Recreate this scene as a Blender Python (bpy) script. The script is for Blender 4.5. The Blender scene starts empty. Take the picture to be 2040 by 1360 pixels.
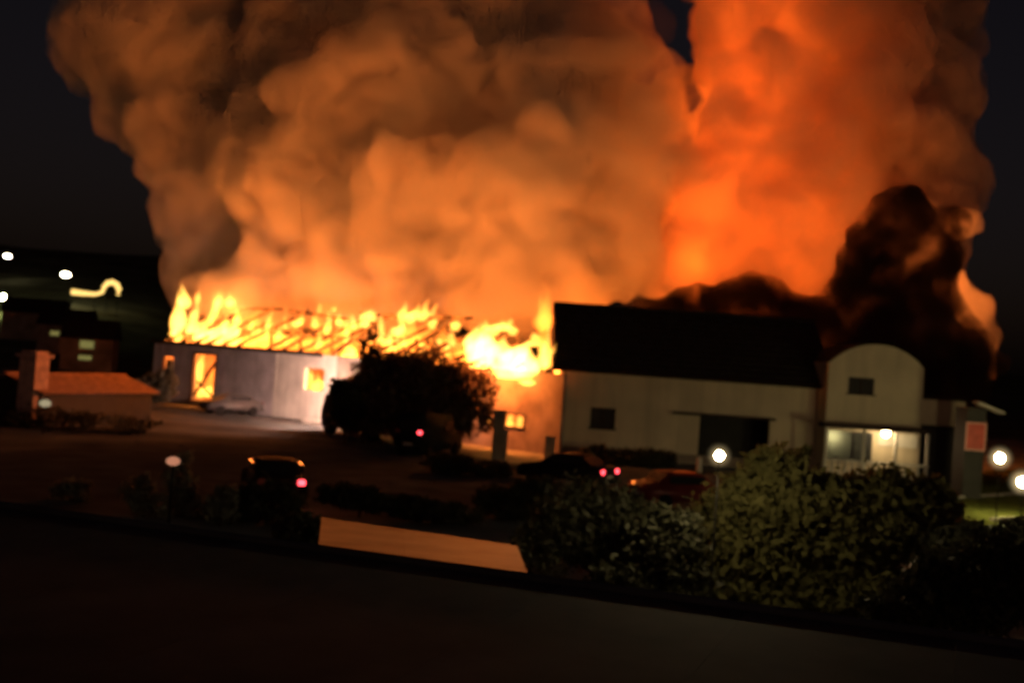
import bpy, bmesh, math, random
import numpy as np
from mathutils import Vector, Matrix
R = math.radians
random.seed(7); rng = np.random.default_rng(7)
sc = bpy.context.scene
col = sc.collection

# ------------------------------------------------------------------ camera
CAM = Vector((0, 0, 5.5)); F = 2463.0; PITCH = R(0.70); ROLL = R(4.0)
fwd = Vector((0, math.cos(PITCH), math.sin(PITCH)))
up0 = Vector((0, -math.sin(PITCH), math.cos(PITCH))); rt0 = Vector((1, 0, 0))
rt = rt0*math.cos(ROLL) + up0*math.sin(ROLL)
upv = -rt0*math.sin(ROLL) + up0*math.cos(ROLL)
cd = bpy.data.cameras.new('camera'); cam = bpy.data.objects.new('camera', cd); col.objects.link(cam)
M3 = Matrix((rt, upv, -fwd)).transposed()
cam.matrix_world = Matrix.Translation(CAM) @ M3.to_4x4()
cd.sensor_width = 36; cd.lens = 36*F/2040; cd.clip_start = .1; cd.clip_end = 6000
cd.dof.use_dof = True; cd.dof.focus_distance = 9.0; cd.dof.aperture_fstop = 1.2   # hand-held phone, focus fell short
sc.camera = cam

# ------------------------------------------------------------------ night sky
w = bpy.data.worlds.new('World'); sc.world = w; w.use_nodes = True
nt = w.node_tree; bg = nt.nodes['Background']
sky = nt.nodes.new('ShaderNodeTexSky'); sky.sky_type = 'NISHITA'; sky.sun_disc = False
sky.sun_elevation = R(14.0); sky.sun_rotation = R(180); sky.dust_density = 4.0
tint = nt.nodes.new('ShaderNodeMix'); tint.data_type = 'RGBA'; tint.blend_type = 'MULTIPLY'; tint.inputs[0].default_value = 1.0
tint.inputs[7].default_value = (1.3, .76, .76, 1)      # town glow on thin cloud warms the night sky
nt.links.new(sky.outputs[0], tint.inputs[6]); nt.links.new(tint.outputs[2], bg.inputs[0]); bg.inputs[1].default_value = 0.0020
vs = sc.view_settings; vs.view_transform = 'Standard'; vs.look = 'None'; vs.exposure = 0; vs.gamma = 1; vs.use_curve_mapping = False
sc.render.engine = 'CYCLES'
cy = sc.cycles
cy.max_bounces = 6; cy.diffuse_bounces = 2; cy.glossy_bounces = 2; cy.transmission_bounces = 3
cy.volume_bounces = 3; cy.transparent_max_bounces = 12
cy.sample_clamp_indirect = 2.0; cy.sample_clamp_direct = 0; cy.use_denoising = True
try: cy.denoiser = 'OPENIMAGEDENOISE'; cy.denoising_input_passes = 'RGB_ALBEDO_NORMAL'
except Exception: pass
cy.caustics_reflective = False; cy.caustics_refractive = False
cy.filter_width = 2.2
STEP = .26
cy.use_adaptive_sampling = True; cy.adaptive_threshold = .035; cy.adaptive_min_samples = 20

# ------------------------------------------------------------------ helpers
def ray(px, py):
    return fwd*F + rt*(px-1020) - upv*(py-680)
def gp(px, py, z=0.0):
    d = ray(px, py); t = (z-CAM.z)/d.z
    return CAM + d*t
def dp(px, py, Y):
    d = ray(px, py); return CAM + d*(Y/d.y)

def tag(o, label=None, cat=None, group=None, kind=None):
    if label: o['label'] = label
    if cat: o['category'] = cat
    if group: o['group'] = group
    if kind: o['kind'] = kind
    return o
def empty(name, loc, rz=0, label=None, cat=None, group=None):
    o = bpy.data.objects.new(name, None); col.objects.link(o)
    o.location = loc; o.rotation_euler = (0, 0, rz); o.empty_display_size = .3
    return tag(o, label, cat, group)
def link(name, me, m=None, parent=None, loc=None, rot=None):
    o = bpy.data.objects.new(name, me); col.objects.link(o)
    if m is not None and not me.materials: me.materials.append(m)
    if parent: o.parent = parent
    if loc is not None: o.location = loc
    if rot is not None: o.rotation_euler = rot
    return o
class MB:
    def __init__(s): s.bm = bmesh.new()
    def box(s, x0, x1, y0, y1, z0, z1, M=None):
        vs = [s.bm.verts.new((x, y, z)) for x in (x0, x1) for y in (y0, y1) for z in (z0, z1)]
        for f in ((0,1,3,2),(4,6,7,5),(0,4,5,1),(2,3,7,6),(0,2,6,4),(1,5,7,3)):
            s.bm.faces.new([vs[i] for i in f])
        if M is not None:
            for v in vs: v.co = M @ v.co
        return s
    def bar(s, a, b, wd, h):
        a = Vector(a); b = Vector(b); d = b-a; L = d.length
        q = d.to_track_quat('X', 'Z').to_matrix().to_4x4()
        return s.box(0, L, -wd/2, wd/2, -h/2, h/2, Matrix.Translation(a) @ q)
    def tube(s, pts, rad, n=8):
        pts = [Vector(p) for p in pts]; rad = rad if hasattr(rad, '__len__') else [rad]*len(pts)
        rings = []
        for i, p in enumerate(pts):
            d = (pts[min(i+1, len(pts)-1)] - pts[max(i-1, 0)]).normalized()
            q = d.to_track_quat('Z', 'X')
            rings.append([s.bm.verts.new(p + q @ Vector((math.cos(2*math.pi*k/n)*rad[i], math.sin(2*math.pi*k/n)*rad[i], 0))) for k in range(n)])
        for a, b in zip(rings, rings[1:]):
            for k in range(n): s.bm.faces.new((a[k], a[(k+1) % n], b[(k+1) % n], b[k]))
        s.bm.faces.new(rings[0][::-1]); s.bm.faces.new(rings[-1])
        return s
    def prism(s, prof, y0, y1):          # profile in x,z extruded along y
        a = [s.bm.verts.new((x, y0, z)) for x, z in prof]; b = [s.bm.verts.new((x, y1, z)) for x, z in prof]
        n = len(prof)
        for k in range(n): s.bm.faces.new((a[k], a[(k+1) % n], b[(k+1) % n], b[k]))
        s.bm.faces.new(a[::-1]); s.bm.faces.new(b)
        return s
    def ball(s, c, r, sub=2, sc_=(1, 1, 1)):
        g = bmesh.ops.create_icosphere(s.bm, subdivisions=sub, radius=r)
        for v in g['verts']: v.co = Vector((v.co.x*sc_[0], v.co.y*sc_[1], v.co.z*sc_[2])) + Vector(c)
        return s
    def mesh(s, name, smooth=False, bevel=0):
        if bevel: bmesh.ops.bevel(s.bm, geom=s.bm.edges[:], offset=bevel, segments=2, affect='EDGES', clamp_overlap=True)
        bmesh.ops.recalc_face_normals(s.bm, faces=s.bm.faces[:])
        me = bpy.data.meshes.new(name); s.bm.to_mesh(me); s.bm.free()
        if smooth: me.polygons.foreach_set('use_smooth', [True]*len(me.polygons))
        return me
    def build(s, name, m, parent=None, smooth=False, bevel=0, loc=None, rot=None):
        return link(name, s.mesh(name, smooth, bevel), m, parent, loc, rot)

# ------------------------------------------------------------------ materials
def mat(name, c, rough=.8, var=.25, scale=3.0, bump=.15, metal=0, trans=0):
    m = bpy.data.materials.new(name); m.use_nodes = True; t = m.node_tree; p = t.nodes['Principled BSDF']
    p.inputs['Roughness'].default_value = rough; p.inputs['Specular IOR Level'].default_value = 0 if rough > .94 else .08 if rough > .75 else .4; p.inputs['Metallic'].default_value = metal
    tc = t.nodes.new('ShaderNodeTexCoord'); n = t.nodes.new('ShaderNodeTexNoise')
    n.inputs['Scale'].default_value = scale; n.inputs['Detail'].default_value = 6
    t.links.new(tc.outputs['Object'], n.inputs['Vector'])
    r = t.nodes.new('ShaderNodeValToRGB')
    r.color_ramp.elements[0].position = .3; r.color_ramp.elements[1].position = .72
    r.color_ramp.elements[0].color = (*[x*(1-var) for x in c], 1); r.color_ramp.elements[1].color = (*[min(1, x*(1+var)) for x in c], 1)
    t.links.new(n.outputs['Fac'], r.inputs['Fac']); t.links.new(r.outputs['Color'], p.inputs['Base Color'])
    if bump:
        b = t.nodes.new('ShaderNodeBump'); b.inputs['Strength'].default_value = bump
        n2 = t.nodes.new('ShaderNodeTexNoise'); n2.inputs['Scale'].default_value = scale*6; n2.inputs['Detail'].default_value = 4
        t.links.new(tc.outputs['Object'], n2.inputs['Vector'])
        t.links.new(n2.outputs['Fac'], b.inputs['Height']); t.links.new(b.outputs['Normal'], p.inputs['Normal'])
    if trans:
        tr = t.nodes.new('ShaderNodeBsdfTranslucent'); mx = t.nodes.new('ShaderNodeMixShader'); mx.inputs[0].default_value = trans
        t.links.new(r.outputs['Color'], tr.inputs['Color'])
        t.links.new(p.outputs[0], mx.inputs[1]); t.links.new(tr.outputs[0], mx.inputs[2])
        t.links.new(mx.outputs[0], t.nodes['Material Output'].inputs['Surface'])
    return m
def emit(name, c, s):
    m = bpy.data.materials.new(name); m.use_nodes = True; t = m.node_tree
    t.nodes.remove(t.nodes['Principled BSDF']); e = t.nodes.new('ShaderNodeEmission')
    e.inputs[0].default_value = (*c, 1); e.inputs[1].default_value = s
    t.links.new(e.outputs[0], t.nodes['Material Output'].inputs['Surface'])
    return m
def volume(name, scatter=None, density=0, absorb=None, adens=0, emi=None, es=0, g=0.0):
    m = bpy.data.materials.new(name); m.use_nodes = True; t = m.node_tree
    t.nodes.remove(t.nodes['Principled BSDF']); out = t.nodes['Material Output']; sh = []
    if scatter:
        n = t.nodes.new('ShaderNodeVolumeScatter'); n.inputs['Color'].default_value = (*scatter, 1)
        n.inputs['Density'].default_value = density; n.inputs['Anisotropy'].default_value = g; sh.append(n)
    if absorb:
        n = t.nodes.new('ShaderNodeVolumeAbsorption'); n.inputs['Color'].default_value = (*absorb, 1); n.inputs['Density'].default_value = adens; sh.append(n)
    if emi:
        n = t.nodes.new('ShaderNodeEmission'); n.inputs[0].default_value = (*emi, 1); n.inputs[1].default_value = es; sh.append(n)
    o = sh[0].outputs[0]
    for n in sh[1:]:
        a = t.nodes.new('ShaderNodeAddShader'); t.links.new(o, a.inputs[0]); t.links.new(n.outputs[0], a.inputs[1]); o = a.outputs[0]
    t.links.new(o, out.inputs['Volume'])
    return m
def glow_wood(name):
    m = mat(name, (.02, .015, .012), .9, .4, 6, .4); t = m.node_tree; p = t.nodes['Principled BSDF']
    tc = t.nodes.new('ShaderNodeTexCoord'); n = t.nodes.new('ShaderNodeTexNoise'); n.inputs['Scale'].default_value = .9; n.inputs['Detail'].default_value = 4
    t.links.new(tc.outputs['Object'], n.inputs['Vector'])
    r = t.nodes.new('ShaderNodeMapRange'); r.inputs[1].default_value = .40; r.inputs[2].default_value = .62; r.inputs[4].default_value = 1.6
    t.links.new(n.outputs['Fac'], r.inputs[0]); t.links.new(r.outputs[0], p.inputs['Emission Strength'])
    p.inputs['Emission Color'].default_value = (1, .20, .022, 1)
    return m
MT = dict(
    ground=mat('ground_earth', (.17, .18, .18), .95, .45, .25, .3),
    asphalt=mat('asphalt', (.13, .14, .15), .95, .3, .6, .2),
    concrete=mat('concrete', (.36, .33, .3), .85, .25, 1.2, .2),
    plaster=mat('cream_plaster', (.64, .54, .40), .9, .12, .5, .1),
    white=mat('white_render', (.72, .68, .62), .9, .18, .7, .15),
    siding=mat('grey_siding', (.58, .54, .56), .8, .25, .8, .15),
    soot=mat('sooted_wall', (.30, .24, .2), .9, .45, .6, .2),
    rtile=mat('dark_roof_tile', (.03, .024, .023), .9, .3, 2.5, .4),
    otile=mat('terracotta_tile', (.40, .23, .16), .85, .3, 2.5, .4),
    brick=mat('chimney_brick', (.62, .42, .36), .9, .3, 3, .3),
    fore=mat('foreground_roof_felt', (.09, .10, .115), .9, .35, .6, .1),
    sheet=mat('zinc_sheet', (.10, .085, .075), .66, .45, 1.2, .2, .25),
    wood=mat('charred_wood', (.05, .035, .03), .9, .4, 4, .3),
    glow=glow_wood('burning_wood'),
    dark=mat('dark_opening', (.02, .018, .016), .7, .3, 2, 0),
    glass=mat('night_glass', (.03, .03, .033), .15, .2, 1, 0),
    metal=mat('lamp_metal', (.012, .012, .012), .5, .2, 4, 0, .6),
    bark=mat('bark', (.07, .05, .035), .95, .4, 8, .5),
    leaf=mat('leaf_dark', (.04, .042, .022), .6, .45, .9, 0, 0, .3),
    leafb=mat('leaf_brown', (.13, .085, .06), .8, .4, 1.0, 0, 0, .25),
    leafg=mat('leaf_olive', (.12, .115, .045), .8, .45, 1.3, 0, 0, .5),
    leafp=mat('leaf_pale', (.2, .21, .16), .6, .4, 1.3, 0, 0, .3),
    grass=mat('lawn', (.09, .10, .025), .95, .4, 1.5, .5),
    redp=mat('red_paint', (.42, .07, .05), .5, .2, 3, 0),
    carb=mat('car_black', (.02, .02, .022), .8, .15, 2, 0, 0),
    carr=mat('car_red', (.22, .04, .035), .3, .15, 2, 0, .1),
    cars=mat('car_silver', (.16, .15, .15), .5, .12, 2, 0, .2),
    rubber=mat('tyre_rubber', (.02, .02, .02), .9, .2, 5, 0),
    tail=emit('tail_light_on', (1, .055, .07), 6),
    bulb=emit('lamp_glass_lit', (1, .86, .55), 28),
    hill_lit=emit('hill_lamp_lit', (1, .72, .28), 5),
    winlit=emit('lit_window', (.62, .55, .16), .3),
)
for k_ in ('plaster', 'white', 'siding'):
    t = MT[k_].node_tree; p = t.nodes['Principled BSDF']; src = p.inputs['Base Color'].links[0].from_socket
    tc = t.nodes.new('ShaderNodeTexCoord'); mp = t.nodes.new('ShaderNodeMapping'); mp.inputs['Scale'].default_value = (1.6, 1.6, .12)
    n = t.nodes.new('ShaderNodeTexNoise'); n.inputs['Scale'].default_value = 1.0; n.inputs['Detail'].default_value = 5
    rr = t.nodes.new('ShaderNodeMapRange'); rr.inputs[1].default_value = .42; rr.inputs[2].default_value = .68; rr.inputs[3].default_value = 1.0; rr.inputs[4].default_value = .85
    mx = t.nodes.new('ShaderNodeMix'); mx.data_type = 'RGBA'; mx.blend_type = 'MULTIPLY'; mx.inputs[0].default_value = 1
    t.links.new(tc.outputs['Object'], mp.inputs[0]); t.links.new(mp.outputs[0], n.inputs['Vector']); t.links.new(n.outputs['Fac'], rr.inputs[0])
    t.links.new(src, mx.inputs[6]); t.links.new(rr.outputs[0], mx.inputs[7]); t.links.new(mx.outputs[2], p.inputs['Base Color'])
FIRE_C = (1.0, .205, .030)
MT['flame'] = volume('flame_bright', emi=(1, .40, .055), es=4.2)
MT['flame_thin'] = volume('flame_orange', emi=(1, .22, .02), es=1.75)
MT['flame_core'] = volume('flame_core', emi=(1, .43, .07), es=3.7)
MT['smoke'] = volume('brown_smoke', scatter=(.62, .56, .50), density=.52)
MT['smoke_col'] = volume('orange_lit_smoke', scatter=(1, 1, 1), density=.50, absorb=(1, .55, .35), adens=.12)

def turbulent(m, scale, lo, hi, step):
    # uneven soot density: ragged edges and mottled billows
    t = m.node_tree; tc = t.nodes.new('ShaderNodeTexCoord'); n = t.nodes.new('ShaderNodeTexNoise')
    n.inputs['Scale'].default_value = scale; n.inputs['Detail'].default_value = 4.0; n.inputs['Roughness'].default_value = .62; n.inputs['Distortion'].default_value = .6
    t.links.new(tc.outputs['Object'], n.inputs['Vector'])
    for nd in list(t.nodes):
        if nd.type in ('VOLUME_SCATTER', 'VOLUME_ABSORPTION'):
            r = t.nodes.new('ShaderNodeMapRange'); d = nd.inputs['Density'].default_value
            r.inputs[1].default_value = .40; r.inputs[2].default_value = .66; r.inputs[3].default_value = d*lo; r.inputs[4].default_value = d*hi
            t.links.new(n.outputs['Fac'], r.inputs[0]); t.links.new(r.outputs[0], nd.inputs['Density'])
    m.cycles.volume_step_rate = step
turbulent(MT['smoke'], .24, .12, 2.4, STEP); turbulent(MT['smoke_col'], .26, .35, 1.9, STEP)

# ------------------------------------------------------------------ ground with the hillside
def hgt(x, y):
    d = np.clip((y-135)/260, 0, 1); s = d*d*(3-2*d)
    l = np.clip((-x-5)/90, 0, 1); l = l*l*(3-2*l)
    far = np.clip((y-420)/700, 0, 1)
    return s*(5+24*l) + far*20*(.6+.4*np.sin(x*.004+1)) + s*1.2*np.sin(x*.06)*np.cos(y*.05)
xs = np.concatenate([np.linspace(-2500, -260, 20), np.linspace(-240, 240, 81), np.linspace(260, 2500, 20)])
ys = np.concatenate([np.linspace(-200, 120, 9), np.linspace(135, 420, 60), np.linspace(440, 3500, 30)])
X, Y = np.meshgrid(xs, ys); Z = hgt(X, Y)
nx, ny = len(xs), len(ys); idx = np.arange(nx*ny).reshape(ny, nx)
fc = np.stack([idx[:-1, :-1], idx[:-1, 1:], idx[1:, 1:], idx[1:, :-1]], -1).reshape(-1, 4)
me = bpy.data.meshes.new('ground'); me.from_pydata(np.stack([X, Y, Z], -1).reshape(-1, 3).tolist(), [], fc.tolist())
me.polygons.foreach_set('use_smooth', [True]*len(me.polygons))
tag(link('ground', me, MT['ground']), kind='structure')
me.materials.append(mat('hill_grass', (.10, .10, .06), .95, .5, .12, .4))
me.polygons.foreach_set('material_index', [1 if p.center.y > 140 else 0 for p in me.polygons])
def sheet(name, pts, z, m):
    me = bpy.data.meshes.new(name); me.from_pydata([(p[0], p[1], z) for p in pts], [], [list(range(len(pts)))])
    return tag(link(name, me, m), kind='structure')

# ------------------------------------------------------------------ the burning building
A = gp(300, 795); B = gp(1112, 909)
ax = (B-A); LB = ax.length; ax.normalize(); RZ = math.atan2(ax.y, ax.x); nb = Vector((-ax.y, ax.x, 0))
HW = 4.7; DB = 12.0; RID = 8.0; XC = LB-13.2        # rear corner cut off where the house stands
def ymax(x): return DB if x <= XC else max(.6, DB*(LB-.6-x)/(LB-.6-XC))
def fac(px, py, off=0.0):       # pixel -> facade-local x,z
    d = ray(px, py); o = A + nb*off; t = (o-CAM).dot(nb)/d.dot(nb); p = CAM + d*t
    return (p-A).dot(ax), p.z
def bw(lx, ly, z): return A + ax*lx + nb*ly + Vector((0, 0, z))
bb = empty('burning_building', A, RZ, 'long low building burning along its whole roof, pale wall below', 'building')
def holes_wall(x0, x1, z0, z1, holes, th, mb):
    xsx = sorted({x0, x1, *[h[0] for h in holes], *[h[1] for h in holes]})
    for a, b in zip(xsx, xsx[1:]):
        m_ = (a+b)/2; hs = sorted([(h[2], h[3]) for h in holes if h[0] < m_ < h[1]]); z = z0
        for (h0, h1) in hs:
            if h0 > z: mb.box(a, b, 0, th, z, h0)
            z = h1
        if z < z1: mb.box(a, b, 0, th, z, z1)
door = (*sorted((fac(384, 750)[0], fac(428, 750)[0])), .45, fac(405, 706)[1])
hole = (*sorted((fac(606, 755)[0], fac(645, 755)[0])), fac(620, 777)[1], fac(620, 733)[1])
lh = (fac(322, 750)[0], fac(345, 750)[0], fac(335, 745)[1], fac(335, 708)[1])
w1 = (fac(960, 838)[0], fac(978, 838)[0], fac(970, 845)[1], fac(970, 820)[1])
w2 = (fac(1002, 838)[0], fac(1046, 838)[0], fac(1024, 850)[1], fac(1024, 823)[1])
xm = fac(548, 770)[0]; xr = fac(668, 770)[0]
mb = MB(); holes_wall(0, xm-.12, 0, HW, [door, lh], .3, mb); mb.build('wall', MT['siding'], bb)
mb = MB(); holes_wall(xm+.12, xr, 0, HW, [hole], .3, mb); mb.build('wall', MT['white'], bb)
mb = MB(); holes_wall(xr, LB, 0, HW, [w1, w2], .3, mb); mb.build('wall', MT['soot'], bb)
mb = MB(); mb.box(0, XC, DB-.3, DB, 0, HW); mb.build('wall', MT['soot'], bb)
mb = MB(); mb.bar((XC, DB-.15, HW*.44), (LB-.35, .35, HW*.44), .28, HW*.88); mb.build('wall', MT['soot'], bb)
for x0, frac in ((0, .55),):
    mb = MB(); mb.prism([(.3, 0), (DB-.3, 0), (DB-.3, HW), (DB*.5, HW+(RID-HW)*frac), (.3, HW)], 0, .3)
    mb.build('gable_wall', MT['soot'], bb, loc=(x0+.3, 0, 0), rot=(0, 0, R(90)))
mb = MB(); mb.box(xm-.12, xm+.12, -.06, .3, 0, HW); mb.build('post', MT['white'], bb)
zc = fac(560, 772)[1]
mb = MB(); mb.box(xm+.16, xr-.4, -.05, -.004, .05, zc); mb.build('lower_panel', MT['white'], bb)
for k in range(4):
    a = xm+.2+(xr-xm-.7)*k/4; b = a+(xr-xm-.7)/4-.12
    mb = MB(); mb.box(a, b, -.075, -.053, .12, zc-.14); mb.build('panel', MT['white'], bb, bevel=.008)
mb = MB(); mb.box(-.3, fac(645, 705)[0], -.28, -.02, HW-.12, HW+.16); mb.build('gutter', MT['wood'], bb, bevel=.03)
mb = MB()
mb.box(door[0]-.14, door[0], -.07, .25, door[2]-.1, door[3]+.15); mb.box(door[1], door[1]+.14, -.07, .25, door[2]-.1, door[3]+.15)
mb.box(door[0], door[1], -.07, .25, door[3], door[3]+.15); mb.box(door[0]-.25, door[1]+.25, -.12, .25, door[2]-.22, door[2]-.1)
df = mb.build('door_frame', MT['wood'], bb)
mb = MB(); mb.bar((door[0]+.1, .15, door[2]+.3), (door[1]-.1, .15, door[3]-.4), .1, .22); mb.bar((door[0]+.4, .2, door[2]+1.4), (door[1], .2, door[2]+.2), .1, .16)
mb.build('fallen_beam', MT['wood'], df)
for h in (w1, w2, lh):
    mb = MB(); t_ = .08
    mb.box(h[0], h[0]+t_, -.04, .2, h[2], h[3]); mb.box(h[1]-t_, h[1], -.04, .2, h[2], h[3])
    mb.box(h[0]+t_, h[1]-t_, -.04, .2, h[3]-t_, h[3]); mb.box(h[0]-.08, h[1]+.08, -.1, .2, h[2]-.1, h[2])
    mb.build('window_frame', MT['wood'], bb)
# siding boards on the left wall
for k in range(9):
    z0 = .15 + k*.5
    for (a, b) in ((.05, lh[0]-.1), (lh[1]+.1, door[0]-.2), (door[1]+.2, xm-.2)):
        if b-a > .4:
            mb = MB(); mb.box(a, b, -.03, -.004, z0, z0+.46); mb.build('siding_board', MT['siding'], bb)
# rafters, collars, ridge and purlins
spacing = 1.9; nR = int(LB/spacing)
for i in range(nR+1):
    x = min(i*spacing, LB-.1) + random.uniform(-.12, .12)
    top = RID - 1.3*max(0, (x-LB*.55)/(LB*.45))
    rdg = min(DB/2, ymax(x+.8)-.2)
    for side in (0, 1):
        if side == 1 and x > XC-1: continue
        if random.random() < (.3 if side == 0 else .5): continue
        y0 = .1 if side == 0 else DB-.1
        e = 1.0 if random.random() < .3 else random.uniform(.25, .9)
        p0 = Vector((x, y0, HW+.15)); p1 = Vector((x+random.uniform(-1.6, 1.6)*(x < XC) , rdg, HW+(top-HW)*rdg/(DB/2)))
        p1 = p0 + (p1-p0)*e; p1.z += random.uniform(-.3, .1)
        mb = MB(); mb.bar(p0, p1, .14, .24); mb.build('rafter', MT['glow'], bb)
    if random.random() < .5 and x < XC+4:
        mb = MB(); mb.bar((x, DB*.5, HW-.2), (x+random.uniform(-.25, .25), DB*.5, top-random.uniform(0, .9)), .16, .16); mb.build('king_post', MT['glow'], bb)
    if random.random() < .55 and x < XC:
        mb = MB(); mb.bar((x, DB*.25, HW+1.3), (x+random.uniform(-.6, .6), DB*.75, HW+1.5+random.uniform(-.5, .3)), .12, .2); mb.build('collar_beam', MT['glow'], bb)
for (y, z) in ((DB/2, RID-.05), (DB*.25, HW+1.75), (DB*.12, HW+.9)):
    x = 1.0
    while x < LB-3:
        L = random.uniform(3.5, 8)
        if random.random() < .6 and ymax(x+L) > y+.3:
            dz = -1.2*max(0, (x-LB*.55)/(LB*.45))
            mb = MB(); mb.bar((x, y, z+dz+random.uniform(-.2, .1)), (min(LB, x+L), y+random.uniform(-.2, .2), z+dz+random.uniform(-.5, .1)), .12, .2); mb.build('purlin', MT['glow'], bb)
        x += L+random.uniform(.3, 2)

# ------------------------------------------------------------------ flames
fire = empty('roof_fire', A, RZ, 'yellow and orange flames standing along the bare rafters of the burning roof', 'fire')
def flame_mesh(h, w, lean=(0, 0), seed=0, rings=9, n=9, flat=.8):
    r_ = random.Random(seed); bm = bmesh.new(); prev = None
    p1, p2 = r_.uniform(0, 6), r_.uniform(0, 6); a1 = r_.uniform(.1, .28)*w; a2 = r_.uniform(.05, .2)*w
    for i in range(rings):
        t = i/(rings-1)
        prof = (math.sin(math.pi*min(1, t*.86+.14))**.8)*(1-t)**.45 if t < 1 else 0.0
        rr = max(.015, w*.62*prof)*(1+.22*math.sin(9*t+p2))
        cx = lean[0]*t*h + a1*math.sin(5*t+p1)*t; cyy = lean[1]*t*h + a2*math.sin(6*t+p2)*t
        ring = [bm.verts.new((cx+rr*math.cos(2*math.pi*k/n)*(1+.15*r_.uniform(-1, 1)), cyy+rr*flat*math.sin(2*math.pi*k/n), h*t)) for k in range(n)]
        if prev:
            for k in range(n): bm.faces.new((prev[k], prev[(k+1) % n], ring[(k+1) % n], ring[k]))
        else: bm.faces.new(ring[::-1])
        prev = ring
    bm.faces.new(prev); bmesh.ops.recalc_face_normals(bm, faces=bm.faces[:])
    me = bpy.data.meshes.new('flame'); bm.to_mesh(me); bm.free()
    me.polygons.foreach_set('use_smooth', [True]*len(me.polygons)); return me
FK = [0]
def flame(px, pyb, pyt, wpx, m='flame', off=3.0, lean=0.0):
    x, zb = fac(px, pyb, off)
    while off > ymax(x)-.5 and off > .3: off = max(.3, off-.3); x, zb = fac(px, pyb, off)
    _, zt = fac(px, pyt, off); x2, _ = fac(px+wpx, pyb, off)
    FK[0] += 1; h = max(.3, zt-zb)*1.25; w = abs(x2-x)*.8
    link('flame', flame_mesh(h, max(.12, w), (lean*.7, random.uniform(-.1, .15)), FK[0]), MT[m], fire, (x, off, zb))
# bright tongues at the left end
for a in ((350, 672, 590, 24, 'flame_core', 2.0, .12), (368, 615, 574, 20, 'flame_core', 2.2, -.15), (392, 612, 580, 10, 'flame', 4, .2), (422, 640, 588, 15, 'flame', 3, .35), (432, 620, 583, 12, 'flame', 3.1, .25),
          (458, 612, 588, 16, 'flame', 2.6, -.1), (380, 668, 618, 24, 'flame_core', 1.6, .1), (400, 682, 645, 30, 'flame_core', 1, .1), (430, 686, 648, 34, 'flame_core', 1.0, .2), (462, 688, 645, 30, 'flame_core', 1.0, -.1),
          (345, 676, 655, 12, 'flame', .6, 0), (475, 660, 622, 14, 'flame', 3.4, -.2), (445, 660, 630, 14, 'flame', 2.2, .2), (412, 660, 628, 14, 'flame', 2.6, .1),
          (500, 662, 640, 11, 'flame', 2.6, .3), (530, 668, 625, 12, 'flame', 2.4, .35), (522, 690, 655, 18, 'flame_thin', 1.2, .2), (552, 692, 650, 12, 'flame', 1.3, 0), (505, 690, 662, 22, 'flame_thin', 1, 0),
          (590, 652, 636, 20, 'flame', 3, .1), (598, 645, 628, 12, 'flame', 3.2, .2), (625, 652, 632, 14, 'flame', 3, 0), (650, 668, 624, 14, 'flame', 3, 0), (634, 700, 662, 12, 'flame', 1, .1), (676, 650, 628, 16, 'flame', 3.4, .1),
          (636, 622, 605, 9, 'flame', 4.5, 0), (665, 622, 610, 9, 'flame', 4.5, .2), (703, 655, 630, 16, 'flame_core', 3.2, .1), (726, 652, 618, 26, 'flame_core', 3.5, .1), (742, 640, 622, 18, 'flame_core', 3.6, .1),
          (692, 712, 690, 28, 'flame_core', .7, .6), (758, 685, 632, 16, 'flame_core', 3, .1), (790, 670, 645, 26, 'flame_core', 3.4, .5), (800, 652, 605, 18, 'flame', 4, .2), (815, 645, 610, 26, 'flame', 4.5, .6), (838, 640, 603, 20, 'flame', 4.6, .7),
          (858, 630, 606, 12, 'flame', 4.8, .9), (860, 655, 635, 20, 'flame', 3.6, .2), (905, 658, 640, 26, 'flame', 4, .3), (880, 690, 650, 24, 'flame_thin', 3, .2), (900, 690, 662, 18, 'flame', 2.6, .1), (775, 700, 670, 14, 'flame', 1.6, .1),
          (1000, 660, 640, 30, 'flame', 4.5, .2), (985, 668, 645, 30, 'flame', 4, 0), (1020, 668, 650, 26, 'flame', 4, .1), (1015, 655, 635, 14, 'flame', 5, .1)): flame(*a)
# the white-hot mass by the house
for a in ((945, 725, 655, 46, 'flame_core', 1.5, .1), (960, 745, 672, 56, 'flame_core', 1.0, .2), (990, 752, 680, 60, 'flame_core', .6, .2), (1020, 752, 690, 60, 'flame_core', .7, .2), (1045, 750, 700, 52, 'flame_core', 1.2, .15),
          (1070, 745, 680, 30, 'flame', 1.4, .25), (1085, 735, 655, 22, 'flame', 1.8, .1), (960, 690, 645, 30, 'flame', 3.2, .3), (1080, 660, 600, 40, 'flame_thin', 6, .12), (1078, 700, 585, 30, 'flame_thin', 5, .1),
          (955, 735, 665, 70, 'flame_core', .2, .3), (1015, 754, 690, 80, 'flame_core', -.4, .3), (1040, 752, 700, 60, 'flame_core', -.4, .3), (1050, 768, 755, 36, 'flame', -.3, .4), (935, 700, 668, 20, 'flame_core', 2.2, -.1), (1060, 690, 665, 30, 'flame', 3.4, .2)): flame(*a)
# openings
for a in ((398, 792, 710, 16, 'flame', .7, .1), (414, 790, 712, 16, 'flame_thin', .7, .1), (415, 790, 770, 22, 'flame', .4, 0), (618, 776, 738, 16, 'flame_core', .3, -.1), (630, 782, 748, 22, 'flame', .1, .1),
          (969, 843, 822, 13, 'flame', .4, 0), (1014, 850, 826, 20, 'flame', .4, .1), (1034, 850, 828, 18, 'flame', .4, 0)): flame(*a)
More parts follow.
